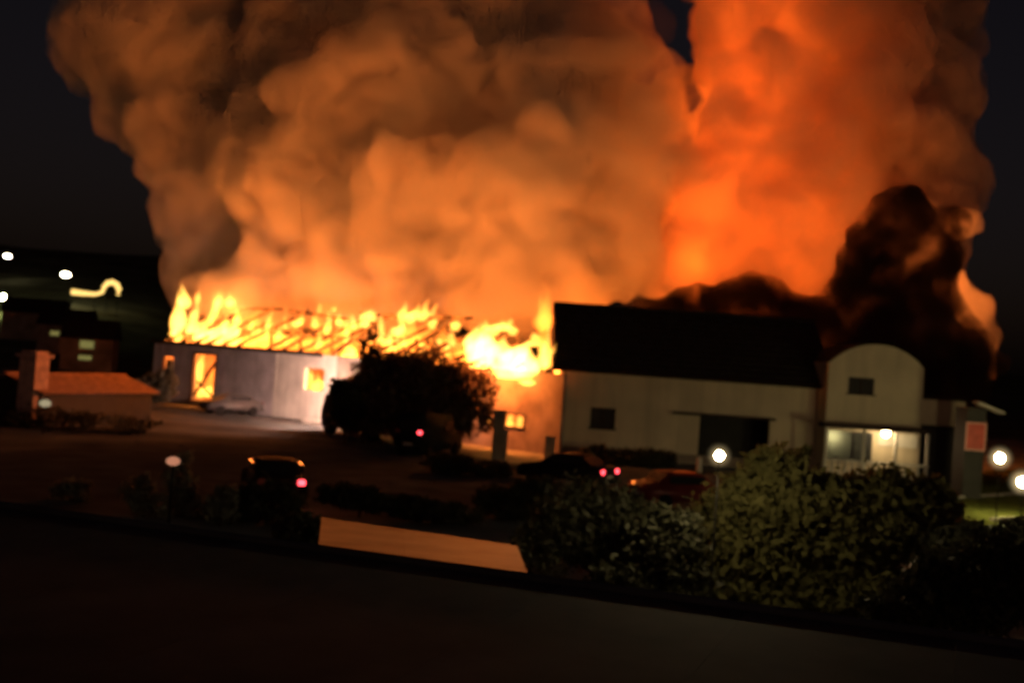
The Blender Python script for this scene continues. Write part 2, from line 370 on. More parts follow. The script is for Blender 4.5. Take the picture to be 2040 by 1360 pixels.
# random low licks along the whole length
for i in range(95):
    x = random.uniform(.3, LB-1.5) if i % 3 else random.choice((random.uniform(.3, 9), random.uniform(22, 30))); off = min(random.uniform(.6, 8), ymax(x)-.5); FK[0] += 1
    if off < .3: continue
    h = random.uniform(.7, 2.7); wd = random.uniform(.25, .75)
    z = HW + random.uniform(-.3, 2.2)*(1-abs(off-DB/2)/(DB/2))
    link('flame', flame_mesh(h, wd, (random.uniform(-.2, .35), 0), FK[0]), MT[random.choice(['flame_thin', 'flame_thin', 'flame_thin', 'flame', 'flame_core'] if x < 10 or 22 < x < 31 else ['flame_thin', 'flame_thin', 'flame_thin', 'flame'])], fire, (x, off, z))
for i in range(12):     # broad orange sheet of fire behind the rafters
    x = XC*(i+.5)/12; FK[0] += 1
    link('flame', flame_mesh(random.uniform(2.4, 4.0), random.uniform(3.0, 4.4), (.12, 0), FK[0], 11, 12, .35), MT['flame_thin'], fire, (x, 7.2, HW-.6))
FK[0] += 1
p = dp(1075, 640, 82)
def fire_light(loc, power, rad=1.0, c=FIRE_C, parent=None):
    l = bpy.data.lights.new('fire_light', 'POINT'); l.energy = power; l.color = c; l.shadow_soft_size = rad
    o = bpy.data.objects.new('fire_light', l); col.objects.link(o); o.location = loc
    return o
for (lx, ly, z, pw) in ((3, 3.0, 6.5, 3000), (9, 3.0, 6.4, 2800), (15, 3.0, 6.4, 2600), (21, 3.0, 6.4, 2800), (27, 3.0, 6.4, 2600), (33, 3.0, 6.2, 2600), (38, 3.0, 5.8, 4200), (37, 4.5, 6.0, 2500)):
    fire_light(bw(lx, ly, z), pw*1.35)
fire_light(bw(11, 6, 2.2), 900, .6); fire_light(bw(35, 4, 2.2), 900, .6); fire_light(bw(39.5, -2.2, 4.6), 2200, .5)
# second seat of fire behind the house
bf = empty('rear_fire', (11, 88, 0), 0, 'orange fire behind the dark house, glowing above the left end of its ridge', 'fire')
for k, (x, y, h, wd) in enumerate(((6.0, 87.5, 9.5, 2.6), (8.6, 88.5, 8.6, 3.0), (11, 89.5, 8.0, 3.2), (14, 91, 7.4, 3.0), (17, 92, 7.0, 2.6))):
    link('flame', flame_mesh(h, wd, (.1, 0), 900+k, 11, 12), MT['flame_thin'], bf, (x-11, y-88, 0))
RC = (1, .17, .013)
for (px, py, Yd, pw) in ((1395, 540, 99, 5500), (1415, 465, 99.5, 3500), (1430, 390, 100.5, 4000), (1450, 325, 101, 3500), (1470, 260, 101.5, 2900), (1480, 190, 101.8, 2500), (1490, 120, 102, 2200), (1495, 50, 102.5, 2200), (1500, -30, 103, 2200), (1560, 520, 101, 5500), (1600, 380, 103, 3000), (1590, 220, 103.5, 1300), (1590, 60, 104, 1200)):
    fire_light(dp(px, py, Yd), pw, 4.0, RC)  # lights added inside the smoke column so it glows from within
fire_light((6.8, 88.0, 9.2), 1200, 1.2, RC)
fire_light(dp(1900, 600, 86.5), 1800, .6, (1, .22, .03)); fire_light(dp(1918, 480, 92), 1300, .6, (1, .22, .03))

# ------------------------------------------------------------------ smoke
def smoke_hull(name, puffs, m, voxel, label, extra=90, seed=1, d1=1.6, d2=.7, back=0, keep=400):
    r_ = random.Random(seed); bm = bmesh.new()
    def ball(c, r):
        g = bmesh.ops.create_icosphere(bm, subdivisions=2 if r < 1.5 else 3, radius=r)
        for v in g['verts']: v.co += c
    cs = []
    for (px, py, rp, Yd) in puffs:
        Yd += back
        c = dp(px, py, Yd); cs.append((c, rp*Yd/F)); ball(*cs[-1])
    for k in range(extra):      # cauliflower heads on the big puffs
        c, r = r_.choice(cs); v = Vector((r_.gauss(0, 1), r_.gauss(0, 1)-.8, r_.gauss(0, 1))).normalized()
        rr = r*r_.choice((r_.uniform(.3, .5), r_.uniform(.16, .3), r_.uniform(.16, .3))); ball(c+v*(r*(1.02-.35*rr/r)), rr)
    me = bpy.data.meshes.new(name); bm.to_mesh(me); bm.free()
    o = bpy.data.objects.new(name, me); col.objects.link(o)
    md = o.modifiers.new('remesh', 'REMESH'); md.mode = 'VOXEL'; md.voxel_size = voxel; md.use_smooth_shade = True
    sm = o.modifiers.new('smooth', 'SMOOTH'); sm.iterations = 3; sm.factor = .5
    for nm, size, st, ty in (('a', 6.0, d1*2, 'CLOUDS'), ('b', 2.4, d2*2, 'CLOUDS'), ('c', .9, .7, 'CLOUDS')):
        tx = bpy.data.textures.new(name+nm, ty); tx.noise_scale = size; tx.noise_depth = 2
        dm = o.modifiers.new('d'+nm, 'DISPLACE'); dm.texture = tx; dm.strength = st; dm.mid_level = .5; dm.texture_coords = 'GLOBAL'
    md = o.modifiers.new('clean', 'REMESH'); md.mode = 'VOXEL'; md.voxel_size = voxel; md.use_smooth_shade = True      # no self-crossings
    dg = bpy.context.evaluated_depsgraph_get(); me2 = bpy.data.meshes.new_from_object(o.evaluated_get(dg))
    o.modifiers.clear(); o.data = me2; me2.name = name
    bm = bmesh.new(); bm.from_mesh(me2); bm.verts.ensure_lookup_table(); seen = set(); kill = []
    for v in bm.verts:          # drop crumbs and inner cavities the remesh left behind
        if v.index in seen: continue
        st = [v]; seen.add(v.index); isl = []
        while st:
            q = st.pop(); isl.append(q)
            for e in q.link_edges:
                n_ = e.other_vert(q)
                if n_.index not in seen: seen.add(n_.index); st.append(n_)
        if len(isl) < keep: kill += isl
    bmesh.ops.delete(bm, geom=kill, context='VERTS'); bm.to_mesh(me2); bm.free()
    me2.materials.clear(); me2.materials.append(m)
    print(name, len(me2.polygons))
    return tag(o, label, 'smoke', kind='stuff')
left = [(400,555,75,112),(470,470,120,113),(560,560,110,107),(700,545,130,103),(850,560,130,99),(1000,560,120,95),(1130,560,100,93),(1235,525,85,95),
        (435,425,130,115),(425,330,125,116),(400,235,150,117),(350,150,180,118),(255,85,145,119),(330,10,170,119),(480,-70,200,118),
        (620,410,160,107),(640,215,120,106),(590,130,110,113),(830,400,150,101),(760,300,120,107),(850,160,170,104),(930,300,120,109),(1050,410,170,97),(1090,230,180,101),(1240,330,135,97),
        (1250,190,120,100),(1160,90,130,103),(900,20,190,106),(660,30,170,112),(1060,-10,160,106),(520,330,110,109),(560,220,90,110),(1180,440,110,95),(720,170,110,103),
        (450,-260,250,122),(750,-250,260,116),(1000,-220,220,112),(1100,470,120,95),(500,300,190,124),(700,260,220,120),(440,120,170,125),(320,120,130,126),(900,320,240,115),(1130,310,200,111),(1270,430,95,108),(1290,500,70,106),(380,590,45,107),(440,600,60,105),(520,610,60,103),(760,600,90,100),(1325,190,62,103),(1330,280,60,102),(1352,185,48,111)]
smoke_hull('smoke_plume', left, MT['smoke'], .48, 'broad brown smoke plume billowing up behind the burning roof', 240, 3, 1.5, .8, 0, 3000)
colm = [(1335,560,55,91),(1415,490,115,93),(1440,380,115,93),(1505,260,135,95),(1510,150,140,95),(1512,40,150,96),(1520,-110,175,97),
        (1560,510,130,94),(1600,390,140,96),(1650,250,150,98),(1680,100,170,99),(1700,-50,180,100),(1790,330,145,101),(1820,180,140,102),(1820,40,140,103),(1720,530,120,96),
        (1800,490,125,98),(1868,395,85,98),(1850,300,95,101),(1915,450,34,90),(1903,520,24,88),(1888,570,34,86),(1912,590,30,84),(1945,622,32,84),(1975,660,28,84),(1984,700,24,84),(1978,742,16,84),(1600,-250,230,100),(1800,-150,180,103),(1460,570,120,93),(1600,600,120,95)]
smoke_hull('smoke_column', colm, MT['smoke_col'], .40, 'tall bright orange smoke column rising behind the dark house', 320, 5, 1.1, .9, 6, 350)

soot = [(600,105,45,100),(640,80,50,100),(575,150,34,100),(560,30,40,104),(880,235,40,92),(950,225,50,91),(1020,260,45,90),(820,270,40,93),(800,330,40,92),(900,290,60,91),(930,360,40,90),(715,330,28,94),(1300,420,30,87),(1310,490,28,87),(1180,60,60,92),(1290,60,50,92),
        (1340,215,24,88),(430,250,30,107),(610,440,26,95),(480,130,34,106)]  # puffs added in front of the plume to darken its hollows
MT['darkening_smoke'] = volume('thin_dark_smoke', scatter=(.30, .24, .22), density=.06, absorb=(.3, .22, .2), adens=.06)
smoke_hull('darkening_smoke', soot, MT['darkening_smoke'], .4, 'thin dark wisps added to shade patches of the brown plume', 40, 8, 1.2, .8, 0, 60)
rise = [(1460,545,46,86.5),(1440,500,40,87),(1500,520,40,87),(1470,455,40,88),(1540,570,40,86.5),(1400,570,40,86.5),(1480,400,26,89)]
smoke_hull('dark_smoke', rise, MT['darkening_smoke'], .35, 'dark red smoke puff rising just behind the house roof', 30, 9, .9, .5, 1.5, 60)

MT['black_smoke'] = volume('black_smoke', scatter=(.06, .05, .05), density=1.0, absorb=(.2, .16, .15), adens=1.1); turbulent(MT['black_smoke'], .35, .05, 2.2, .2)
black = [(1800,450,80,83),(1752,535,80,83),(1850,545,68,83),(1882,450,48,84),(1765,415,42,84),(1700,605,66,83),(1800,640,120,83),(1675,665,60,83),(1860,640,62,82),(1690,530,36,83),(1660,590,34,84),(1915,705,66,82),(1900,765,66,82),(1945,740,34,82),
         (1500,605,58,87),(1540,600,40,87),(1405,628,62,87),(1450,610,48,87),(1290,650,62,87),(1240,655,52,87),(1590,628,48,87),(1350,640,60,87),(1500,690,90,88),(1630,650,60,86),(1380,700,90,88),(1260,700,70,88),(1720,720,90,84),(1640,740,80,84),(1820,390,36,85),(1720,470,34,84)]
smoke_hull('black_smoke', black, MT['black_smoke'], .35, 'rolling black smoke low behind the house and the annex', 150, 12, 1.0, .7, 0, 60)

# ------------------------------------------------------------------ dark house beside the fire
HY = 72.0
hx0 = dp(1111, 820, HY).x; hx1 = dp(1648, 860, HY).x; he = dp(1300, 747, HY-.5).z
RY = 77.5; hr = dp(1113, 607, RY).z; DY = 2*(RY-HY)
house = empty('house', (hx0, HY, 0), 0, 'dark two storey house with plain steep roof right of the flames', 'house')
Lh = hx1-hx0
def hl(px, py): p = dp(px, py, HY); return p.x-hx0, p.z
win = (hl(1176, 830)[0], hl(1226, 830)[0], hl(1200, 852)[1], hl(1200, 812)[1])
rec = (hl(1392, 870)[0], hl(1532, 870)[0], .02, hl(1460, 832)[1])
mb = MB(); holes_wall(0, Lh, 0, he+.1, [win, rec], .3, mb); mb.build('wall', MT['plaster'], house)
mb = MB(); mb.box(0, Lh, DY-.3, DY, 0, he+.1); mb.build('wall', MT['plaster'], house)
for x0 in (0, Lh-.3):
    mb = MB(); mb.prism([(.3, 0), (DY-.3, 0), (DY-.3, he+.1), (DY/2, hr-.35), (.3, he+.1)], 0, .3); mb.build('gable_wall', MT['plaster'], house, loc=(x0+.3, 0, 0), rot=(0, 0, R(90)))
sl = (hr-he)/(DY/2+.5)
for s_ in (-1, 1):
    y0 = -.55 if s_ < 0 else DY+.55
    mb = MB(); n = 12
    for k in range(n):          # tile courses, each lapping the next
        t0, t1 = k/n, (k+1)/n
        ya, yb = y0+(DY/2-y0)*t0, y0+(DY/2-y0)*t1; za, zb = he+(hr-he)*t0, he+(hr-he)*t1
        mb.bm.faces.new([mb.bm.verts.new(v) for v in ((-.45, ya, za+.09), (Lh+.2, ya, za+.09), (Lh+.2, yb, zb+.03), (-.45, yb, zb+.03))])
        mb.bm.faces.new([mb.bm.verts.new(v) for v in ((-.45, ya, za-.02), (Lh+.2, ya, za-.02), (Lh+.2, ya, za+.09), (-.45, ya, za+.09))])
    rf = mb.build('roof', MT['rtile'], house)
    mb = MB(); mb.bar((-.5, y0, he-.02), (-.5, DY/2, hr-.02), .06, .26); mb.build('bargeboard', MT['wood'], rf)
mb = MB(); mb.tube([(-.5, DY/2, hr+.06), (Lh+.2, DY/2, hr+.06)], .14, 8); mb.build('ridge_cap', MT['rtile'], house)
mb = MB(); mb.tube([(-.5, -.62, he-.02), (Lh+.2, -.62, he-.02)], .09, 8); mb.build('gutter', MT['metal'], house)
mb = MB(); mb.box(win[0], win[1], .14, .17, win[2], win[3]); wn = mb.build('window', MT['glass'], house)
mb = MB(); w_ = .08; xm_ = (win[0]+win[1])/2
mb.box(win[0], win[0]+w_, .06, .2, win[2], win[3]); mb.box(win[1]-w_, win[1], .06, .2, win[2], win[3]); mb.box(xm_-.04, xm_+.04, .06, .2, win[2], win[3])
mb.box(win[0]+w_, xm_-.04, .06, .2, win[3]-w_, win[3]); mb.box(xm_+.04, win[1]-w_, .06, .2, win[3]-w_, win[3]); mb.box(win[0]-.1, win[1]+.1, -.1, .2, win[2]-.1, win[2]); mb.build('frame', MT['wood'], wn)
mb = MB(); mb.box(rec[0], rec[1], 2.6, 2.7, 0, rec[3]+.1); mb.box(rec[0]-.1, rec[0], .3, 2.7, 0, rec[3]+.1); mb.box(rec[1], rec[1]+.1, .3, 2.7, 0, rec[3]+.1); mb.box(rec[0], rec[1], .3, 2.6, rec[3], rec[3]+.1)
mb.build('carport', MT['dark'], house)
mb = MB(); mb.prism([(rec[0]-1.6, rec[3]+.02), (rec[1]+.2, rec[3]+.02), (rec[1]+.2, rec[3]+.14), (rec[0]-1.6, rec[3]+.14)], -.7, -.01); mb.build('canopy', MT['wood'], house)

for x in (.25, Lh-.25):
    mb = MB(); mb.tube([(x, -.6, he-.06), (x, -.3, he-.5), (x, -.06, he-.75), (x, -.06, .1)], .05, 8); mb.build('downpipe', MT['metal'], house, True)
mb = MB(); mb.box(0, Lh, -.035, -.004, .02, .55); mb.build('plinth', MT['soot'], house)

# ------------------------------------------------------------------ pale annex with rounded gable
TY = 70.0
tx0 = dp(1647, 800, TY).x; tx1 = dp(1838, 800, TY).x
an = empty('annex', (tx0, TY, 0), 0, 'pale annex with rounded gable top and one small dark window', 'building')
def tl(px, py): p = dp(px, py, TY); return p.x-tx0, p.z
Lt = tx1-tx0; zs = tl(1745, 727)[1]; za = tl(1745, 684)[1]
tw = (tl(1690, 768)[0], tl(1742, 768)[0], tl(1715, 784)[1], tl(1715, 752)[1])
mb = MB(); holes_wall(0, Lt, 0, zs, [tw], .3, mb); mb.build('wall', MT['plaster'], an)
prof = [(0, zs)]+[(Lt*k/16, za-(za-zs)*abs(2*k/16-1)**2.2) for k in range(1, 16)]+[(Lt, zs)]
mb = MB(); mb.prism(prof, .0, .3); mb.build('gable', MT['plaster'], an)
mb = MB()
pr2 = [(x*1.02-.05, z+.05) for x, z in prof]
for (a, b) in zip(pr2, pr2[1:]):
    f_ = [mb.bm.verts.new(v) for v in ((a[0], -.12, a[1]), (b[0], -.12, b[1]), (b[0], 6.2, b[1]), (a[0], 6.2, a[1]))]; mb.bm.faces.new(f_)
    g_ = [mb.bm.verts.new(v) for v in ((a[0], -.12, a[1]-.1), (b[0], -.12, b[1]-.1), (b[0], -.12, b[1]), (a[0], -.12, a[1]))]; mb.bm.faces.new(g_)
mb.build('roof', MT['rtile'], an)
for x in (0, Lt-.3):
    mb = MB(); mb.box(x, x+.3, .3, 6, 0, zs); mb.build('wall', MT['plaster'], an)
mb = MB(); mb.box(tw[0], tw[1], .12, .15, tw[2], tw[3]); wn = mb.build('window', MT['glass'], an)
mb = MB(); mb.box(tw[0]-.1, tw[1]+.1, -.08, .12, tw[2]-.08, tw[2]); mb.box((tw[0]+tw[1])/2-.03, (tw[0]+tw[1])/2+.03, .04, .12, tw[2], tw[3]); mb.build('sill', MT['wood'], wn)
zp = tl(1745, 852)[1]; zb = max(.05, tl(1745, 926)[1])
mb = MB(); mb.box(-.4, Lt+.05, -1.5, -.01, zp-.1, zp+.14); pc = mb.build('porch_canopy', MT['wood'], an)
for x in (-.3, Lt*.33, Lt*.66, Lt-.1):
    mb = MB(); mb.box(x, x+.14, -1.4, -1.26, 0, zp-.1); mb.build('post', MT['white'], an)
mb = MB(); mb.box(Lt*.56, Lt-.15, -.06, -.004, zp-1.0, zp-.25); mb.build('notice_panel', MT['white'], an)
mb = MB(); mb.box(.1, Lt*.5, -.06, -.004, .9, zp-.3); mb.build('glazed_front', MT['glass'], an)
for k in range(16):
    x = -.2+k*(Lt+.1)/15
    mb = MB(); mb.tube([(x, -1.33, .12), (x, -1.33, .5), (x, -1.33, .98)], [.05, .09, .05], 6); mb.build('baluster', MT['white'], an, True)
mb = MB(); mb.box(-.3, Lt+.1, -1.42, -1.24, .98, 1.1); mb.build('handrail', MT['white'], an)
# low wing
wx0 = tx1+.02; wx1 = dp(1921, 850, 71).x
wg = empty('low_wing', (wx0, 71, 0), 0, 'low flat roofed wing right of the rounded annex, dark lower half', 'building')
zt_ = dp(1880, 797, 71).z; zm = dp(1880, 848, 71).z
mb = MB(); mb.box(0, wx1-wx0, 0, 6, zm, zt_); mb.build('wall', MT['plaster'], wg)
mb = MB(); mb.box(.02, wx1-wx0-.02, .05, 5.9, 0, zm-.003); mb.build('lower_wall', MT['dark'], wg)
mb = MB(); mb.box(-.01, wx1-wx0+.12, -.12, 6.1, zt_+.003, zt_+.14); mb.build('roof_slab', MT['rtile'], wg)

# ------------------------------------------------------------------ lamps
HALO = volume('lamp_halo', emi=(1, .74, .36), es=1)      # lamp halo put in as an emitting ball, fading outwards
t_ = HALO.node_tree; em_ = [n for n in t_.nodes if n.type == 'EMISSION'][0]
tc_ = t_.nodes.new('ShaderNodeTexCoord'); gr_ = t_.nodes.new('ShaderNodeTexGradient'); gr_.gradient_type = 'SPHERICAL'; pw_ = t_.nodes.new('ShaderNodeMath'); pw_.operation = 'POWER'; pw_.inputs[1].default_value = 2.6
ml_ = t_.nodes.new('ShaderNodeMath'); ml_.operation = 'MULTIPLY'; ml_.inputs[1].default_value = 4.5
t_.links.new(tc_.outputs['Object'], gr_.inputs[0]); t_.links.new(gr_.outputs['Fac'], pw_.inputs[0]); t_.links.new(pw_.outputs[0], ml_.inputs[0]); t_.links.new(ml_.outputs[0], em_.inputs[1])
def lamp(px, py, Yd, r, strength, label, group='lit street lamps', c=(1, .76, .38), name='street_lamp', base=None, halo=True):
    h = dp(px, py, Yd); z0 = float(hgt(np.array(h.x), np.array(h.y))) if base is None else base
    e = empty(name, (h.x, h.y, z0), 0, label, 'lamp', group); H = h.z-z0
    mb = MB(); mb.tube([(0, 0, 0), (0, 0, .5), (0, 0, max(.6, H-r))], [.05, .025, .012], 8); mb.build('pole', MT['metal'], e, True)
    m = emit('lamp_glow', c, strength)
    mb = MB(); mb.ball((0, 0, H), r, 2, (1, 1, 1) if halo else (1.7, 1, .7)); mb.build('bulb', m, e, True)
    if halo:
        R_ = r*3.6; mb = MB(); mb.ball((0, 0, 0), 1, 3); gl = mb.build('glow_ball', HALO, e, True, loc=(0, 0, H)); gl.scale = (R_, R_, R_)  # ball of glow added round the bulb as its halo
    mb = MB(); mb.tube([(0, 0, H-r*1.5), (0, 0, H-r*1.02)], [r*.35, r*.8], 10); mb.build('pole_shade', MT['metal'], e, True)  # disc added under the bulb to shade the pole
    mb = MB(); mb.tube([(0, 0, H+r*1.02), (0, 0, H+r*1.3)], [r*.5, r*.2], 10); mb.build('cap', MT['metal'], e, True)
    return e
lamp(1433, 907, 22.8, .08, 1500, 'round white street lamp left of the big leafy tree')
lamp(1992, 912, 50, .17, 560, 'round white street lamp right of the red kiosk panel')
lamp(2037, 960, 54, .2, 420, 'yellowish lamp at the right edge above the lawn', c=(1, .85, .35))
lp = dp(1765, 862, TY-1.1)
e = empty('porch_lamp', (lp.x, lp.y, lp.z), 0, 'bright round lamp under the porch canopy of the annex', 'lamp', 'lit street lamps')
mb = MB(); mb.ball((0, 0, 0), .22, 2); mb.build('glow_ball', emit('porch_glow', (1, .72, .36), 75), e, True)
mb = MB(); mb.tube([(0, 0, .2), (0, 0, max(.25, zp-.12-lp.z))], .03, 6); mb.build('stem', MT['metal'], e)
lamp(15, 510, 260, .42, 60, 'pale lamp highest on the dark hillside at the left edge', 'hillside lamps', (1, .85, .6), halo=False)
lamp(131, 547, 230, .45, 160, 'pale lamp above the hooked light strip on the hillside', 'hillside lamps', (1, .85, .55), halo=False)
lamp(6, 592, 215, .5, 420, 'greenish lamp at the left edge over the hillside lane', 'hillside lamps', (.85, .95, .4), halo=False)
# light strip with hooked end along a bend of the hillside lane
pts = [(143, 581), (165, 584), (190, 586), (204, 582), (207, 572), (214, 564), (224, 562), (233, 567), (237, 577), (235, 588)]
p0 = dp(190, 586, 230); z0 = float(hgt(np.array(p0.x), np.array(p0.y)))
e = empty('light_strip', (p0.x, p0.y, z0), 0, 'glowing yellow light strip with a hooked end on the hillside', 'light strip')
mb = MB(); mb.tube([dp(x, y, 230)-e.location for x, y in pts], [.55, .45, .35, .35, .4, .5, .5, .5, .5, .4], 8); mb.build('strip', emit('strip_glow', (1, .62, .17), 1.6), e, True)
for x, y in (pts[0], pts[2], pts[9], pts[5]):
    q = dp(x, y, 230)-e.location; gz = float(hgt(np.array(q.x+p0.x), np.array(q.y+p0.y)))-z0
    mb = MB(); mb.tube([(q.x, q.y, gz-.2), (q.x, q.y, q.z)], .1, 6); mb.build('support', MT['metal'], e)
# hillside houses
def hill_house(px, py, Yd, wd, h, label, wins, rz=.2):
    b = dp(px, py, Yd); z0 = float(hgt(np.array(b.x), np.array(b.y)))-.3
    e = empty('hillside_house', (b.x, b.y, z0), rz, label, 'house', 'houses on the dark hillside')
    mb = MB(); mb.box(-wd/2, wd/2, 0, 7, 0, h); mb.build('wall', MT['soot'], e)
    mb = MB(); mb.prism([(-.4, h), (7.4, h), (3.5, h+2.4)], -wd/2-.3, wd/2+.3); mb.build('roof', MT['rtile'], e, rot=(0, 0, R(90)), loc=(0, 0, .004))
    for (x, z, a, b_) in wins:
        mb = MB(); mb.box(x-a/2, x+a/2, -.05, -.01, z-b_/2, z+b_/2); mb.build('window', MT['winlit'], e)
        mb = MB(); mb.box(x-a/2-.15, x+a/2+.15, -.2, -.055, z-b_/2-.18, z-b_/2-.02); mb.build('sill', MT['white'], e)
    return e
hill_house(128, 652, 175, 7, 4.4, 'small hillside house with one wide lit window', [(-.3, 3.2, 3.0, .6), (.4, 4.0, .6, .9)])
hill_house(172, 700, 150, 6, 4.2, 'hillside house with two lit windows one above the other', [(0, 3.5, 1.6, .9), (-.1, 1.9, 1.5, .5)])
hill_house(60, 690, 190, 9, 4.5, 'dark unlit hillside house left of the lit ones', [])

# ------------------------------------------------------------------ low house at the left with chimney
P0 = gp(92, 783, 1.8); hz = R(70)
lhs = empty('low_house', (P0.x, P0.y, 0), hz, 'low house with fire lit orange roof and chimney at the left edge', 'house')
LW, HD, HH = 10.0, 2.6, .85        # local x along the eave, y towards the ridge
NT = 10
for s_ in (0, 1):
    mb = MB()
    for k in range(NT):
        t0, t1 = k/NT, (k+1)/NT
        ya, yb = HD*t0, HD*t1
        if s_: ya, yb = 2*HD-ya, 2*HD-yb
        z0_, z1_ = 1.8+HH*t0, 1.8+HH*t1
        mb.bm.faces.new([mb.bm.verts.new(v) for v in ((-.3, ya, z0_+.06), (LW, ya, z0_+.06), (LW, yb, z1_+.01), (-.3, yb, z1_+.01))])
        mb.bm.faces.new([mb.bm.verts.new(v) for v in ((-.3, ya, z0_-.04), (LW, ya, z0_-.04), (LW, ya, z0_+.06), (-.3, ya, z0_+.06))])
    mb.build('roof', MT['otile'], lhs)
mb = MB(); mb.tube([(-.3, HD, 1.83+HH), (LW, HD, 1.83+HH)], .1, 6); mb.build('ridge_cap', MT['otile'], lhs)
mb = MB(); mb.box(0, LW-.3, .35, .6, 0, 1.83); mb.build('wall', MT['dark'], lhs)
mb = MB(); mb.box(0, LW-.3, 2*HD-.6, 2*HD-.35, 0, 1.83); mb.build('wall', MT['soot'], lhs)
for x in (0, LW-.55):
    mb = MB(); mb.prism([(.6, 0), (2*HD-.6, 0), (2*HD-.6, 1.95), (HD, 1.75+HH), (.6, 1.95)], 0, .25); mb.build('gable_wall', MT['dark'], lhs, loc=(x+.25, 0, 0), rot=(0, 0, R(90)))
cp = dp(64, 790, P0.y+.4); ch = dp(64, 702, cp.y).z; cw = 40*cp.y/F
cl = Matrix.Rotation(-hz, 3, 'Z') @ Vector((cp.x-P0.x, cp.y-P0.y, 0))
mb = MB(); mb.box(-cw/2, cw/2, -cw/2, cw/2, 0, ch-.25); cho = mb.build('chimney', MT['brick'], lhs, loc=(cl.x, cl.y, 0), rot=(0, 0, -R(20)-hz), bevel=.02)
mb = MB(); mb.box(-cw*.66, cw*.66, -cw*.66, cw*.66, ch-.247, ch-.08); mb.box(-cw*.45, cw*.45, -cw*.45, cw*.45, ch-.077, ch+.1); mb.build('chimney_cap', MT['brick'], cho, bevel=.02)

# ------------------------------------------------------------------ trees and shrubs
def leaves(lobes, n, size, seed, clump=26, hollow=.35):
    g = np.random.default_rng(seed); vol = np.array([l[1][0]*l[1][1]*l[1][2] for l in lobes]); vol = vol/vol.sum(); P = []
    for l, v in zip(lobes, vol):
        k = max(20, int(n*v)); nc = max(3, k//clump)
        u = g.normal(size=(nc, 3)); u /= np.linalg.norm(u, axis=1, keepdims=True); rr = (hollow+(1-hollow)*g.random((nc, 1))**.6)
        C = u*rr*np.array(l[1])+np.array(l[0]); ix = g.integers(0, nc, k)
        P.append(C[ix]+g.normal(size=(k, 3))*np.array(l[1])*.13)
    P = np.concatenate(P); k = len(P)
    a = g.normal(size=(k, 3)); a /= np.linalg.norm(a, axis=1, keepdims=True); b = np.cross(a, g.normal(size=(k, 3))); b /= np.linalg.norm(b, axis=1, keepdims=True)
    s_ = size*(.6+.8*g.random((k, 1)))
    V = np.stack([P-a*s_, P+b*s_*.5, P+a*s_, P-b*s_*.5], 1).reshape(-1, 3)
    return V, np.arange(4*k).reshape(-1, 4)
def tree(name, label, Yd, lobes, n, size, m='leaf', base_px=None, trunk=.2, cat='tree', group=None, seed=1, dy=.8):
    L = []
    for (px, py, rx, ry) in lobes:
        c = dp(px, py, Yd); L.append((c, (rx*Yd/F, rx*Yd/F*dy, ry*Yd/F)))
    cx = sum(c.x*r[0] for c, r in L)/sum(r[0] for c, r in L) if base_px is None else dp(base_px, 900, Yd).x
    z0 = 0.0
    e = empty(name, (cx, Yd, z0), 0, label, cat, group)
    g = random.Random(seed)
    L2 = [((c.x-cx, c.y-Yd+g.uniform(-.3, .3)*r[1], max(c.z, .3)), r) for c, r in L]
    V, Fq = leaves(L2, n, size, seed); V[:, 2] = np.maximum(V[:, 2], .03)
    me = bpy.data.meshes.new('crown'); me.from_pydata(V.tolist(), [], Fq.tolist()); link('crown', me, MT[m], e)
    zt = max(c[2] for c, r in L2); zlow = min(c[2] for c, r in L2)
    mb = MB(); mid = max(.3, zlow*.8)
    mb.tube([(0, 0, -.1), (.03, 0, mid*.5), (0, .02, mid), (.05, 0, max(mid+.2, zt*.8))], [trunk*1.3, trunk, trunk*.8, trunk*.25], 8)
    for c, r in L2: mb.tube([(0, 0, mid*.8), (c[0]*.5, c[1]*.5, (mid*.8+c[2])*.5+.1), c], [trunk*.5, trunk*.32, trunk*.1], 6)
    mb.build('trunk', MT['bark'], e, True)
    return e
tree('round_tree', 'broad dark round tree standing before the burning wall', 71, [(840,770,95,80),(915,790,70,72),(790,765,70,68),(950,830,38,36),(870,825,85,45),(780,830,70,40)], 16000, .17, 'leafb', seed=11, trunk=.22)
tree('conifer', 'pointed dark conifer at the left of the round tree', 70, [(735,680,16,30),(735,730,32,40),(728,785,48,44),(725,830,55,35)], 7000, .14, 'leafb', seed=12, trunk=.14)
tree('shrub', 'small dark shrub under the pointed conifer at the wall corner', 69, [(688,800,36,42),(680,770,26,16),(700,830,40,24)], 4000, .14, seed=13, trunk=.06, cat='shrub')
tree('leafy_tree', 'big olive leafy tree in the right foreground lit by lamps', 26.5, [(1560,985,95,85),(1480,1050,92,95),(1640,1045,120,90),(1530,1150,125,80),(1750,1030,110,85),(1440,1120,62,72),(1425,1040,40,50),(1690,1150,110,80),(1840,1010,75,55),(1600,910,34,26),(1890,1070,70,50)], 30000, .12, 'leafg', seed=41, trunk=.16, base_px=1600)
tree('shrub', 'dark shrub between the foreground roof and the two red tail lights', 27, [(1180,1040,110,80),(1100,1090,80,60),(1260,1080,100,80)], 12000, .08, 'leaf', seed=42, trunk=.06, cat='shrub')
tree('shrub', 'dark shrub at the left foot of the olive leafy tree', 25, [(1330,1080,75,70),(1340,1160,80,60),(1250,1150,70,50),(1300,1130,60,50)], 12000, .08, 'leaf', seed=43, trunk=.06, cat='shrub')
tree('shrub', 'dark shrub in the lower right corner rising over the roof edge', 17.5, [(1900,1180,110,80),(1990,1160,90,90),(1810,1220,80,45)], 9000, .075, 'leaf', seed=44, trunk=.05, cat='shrub')
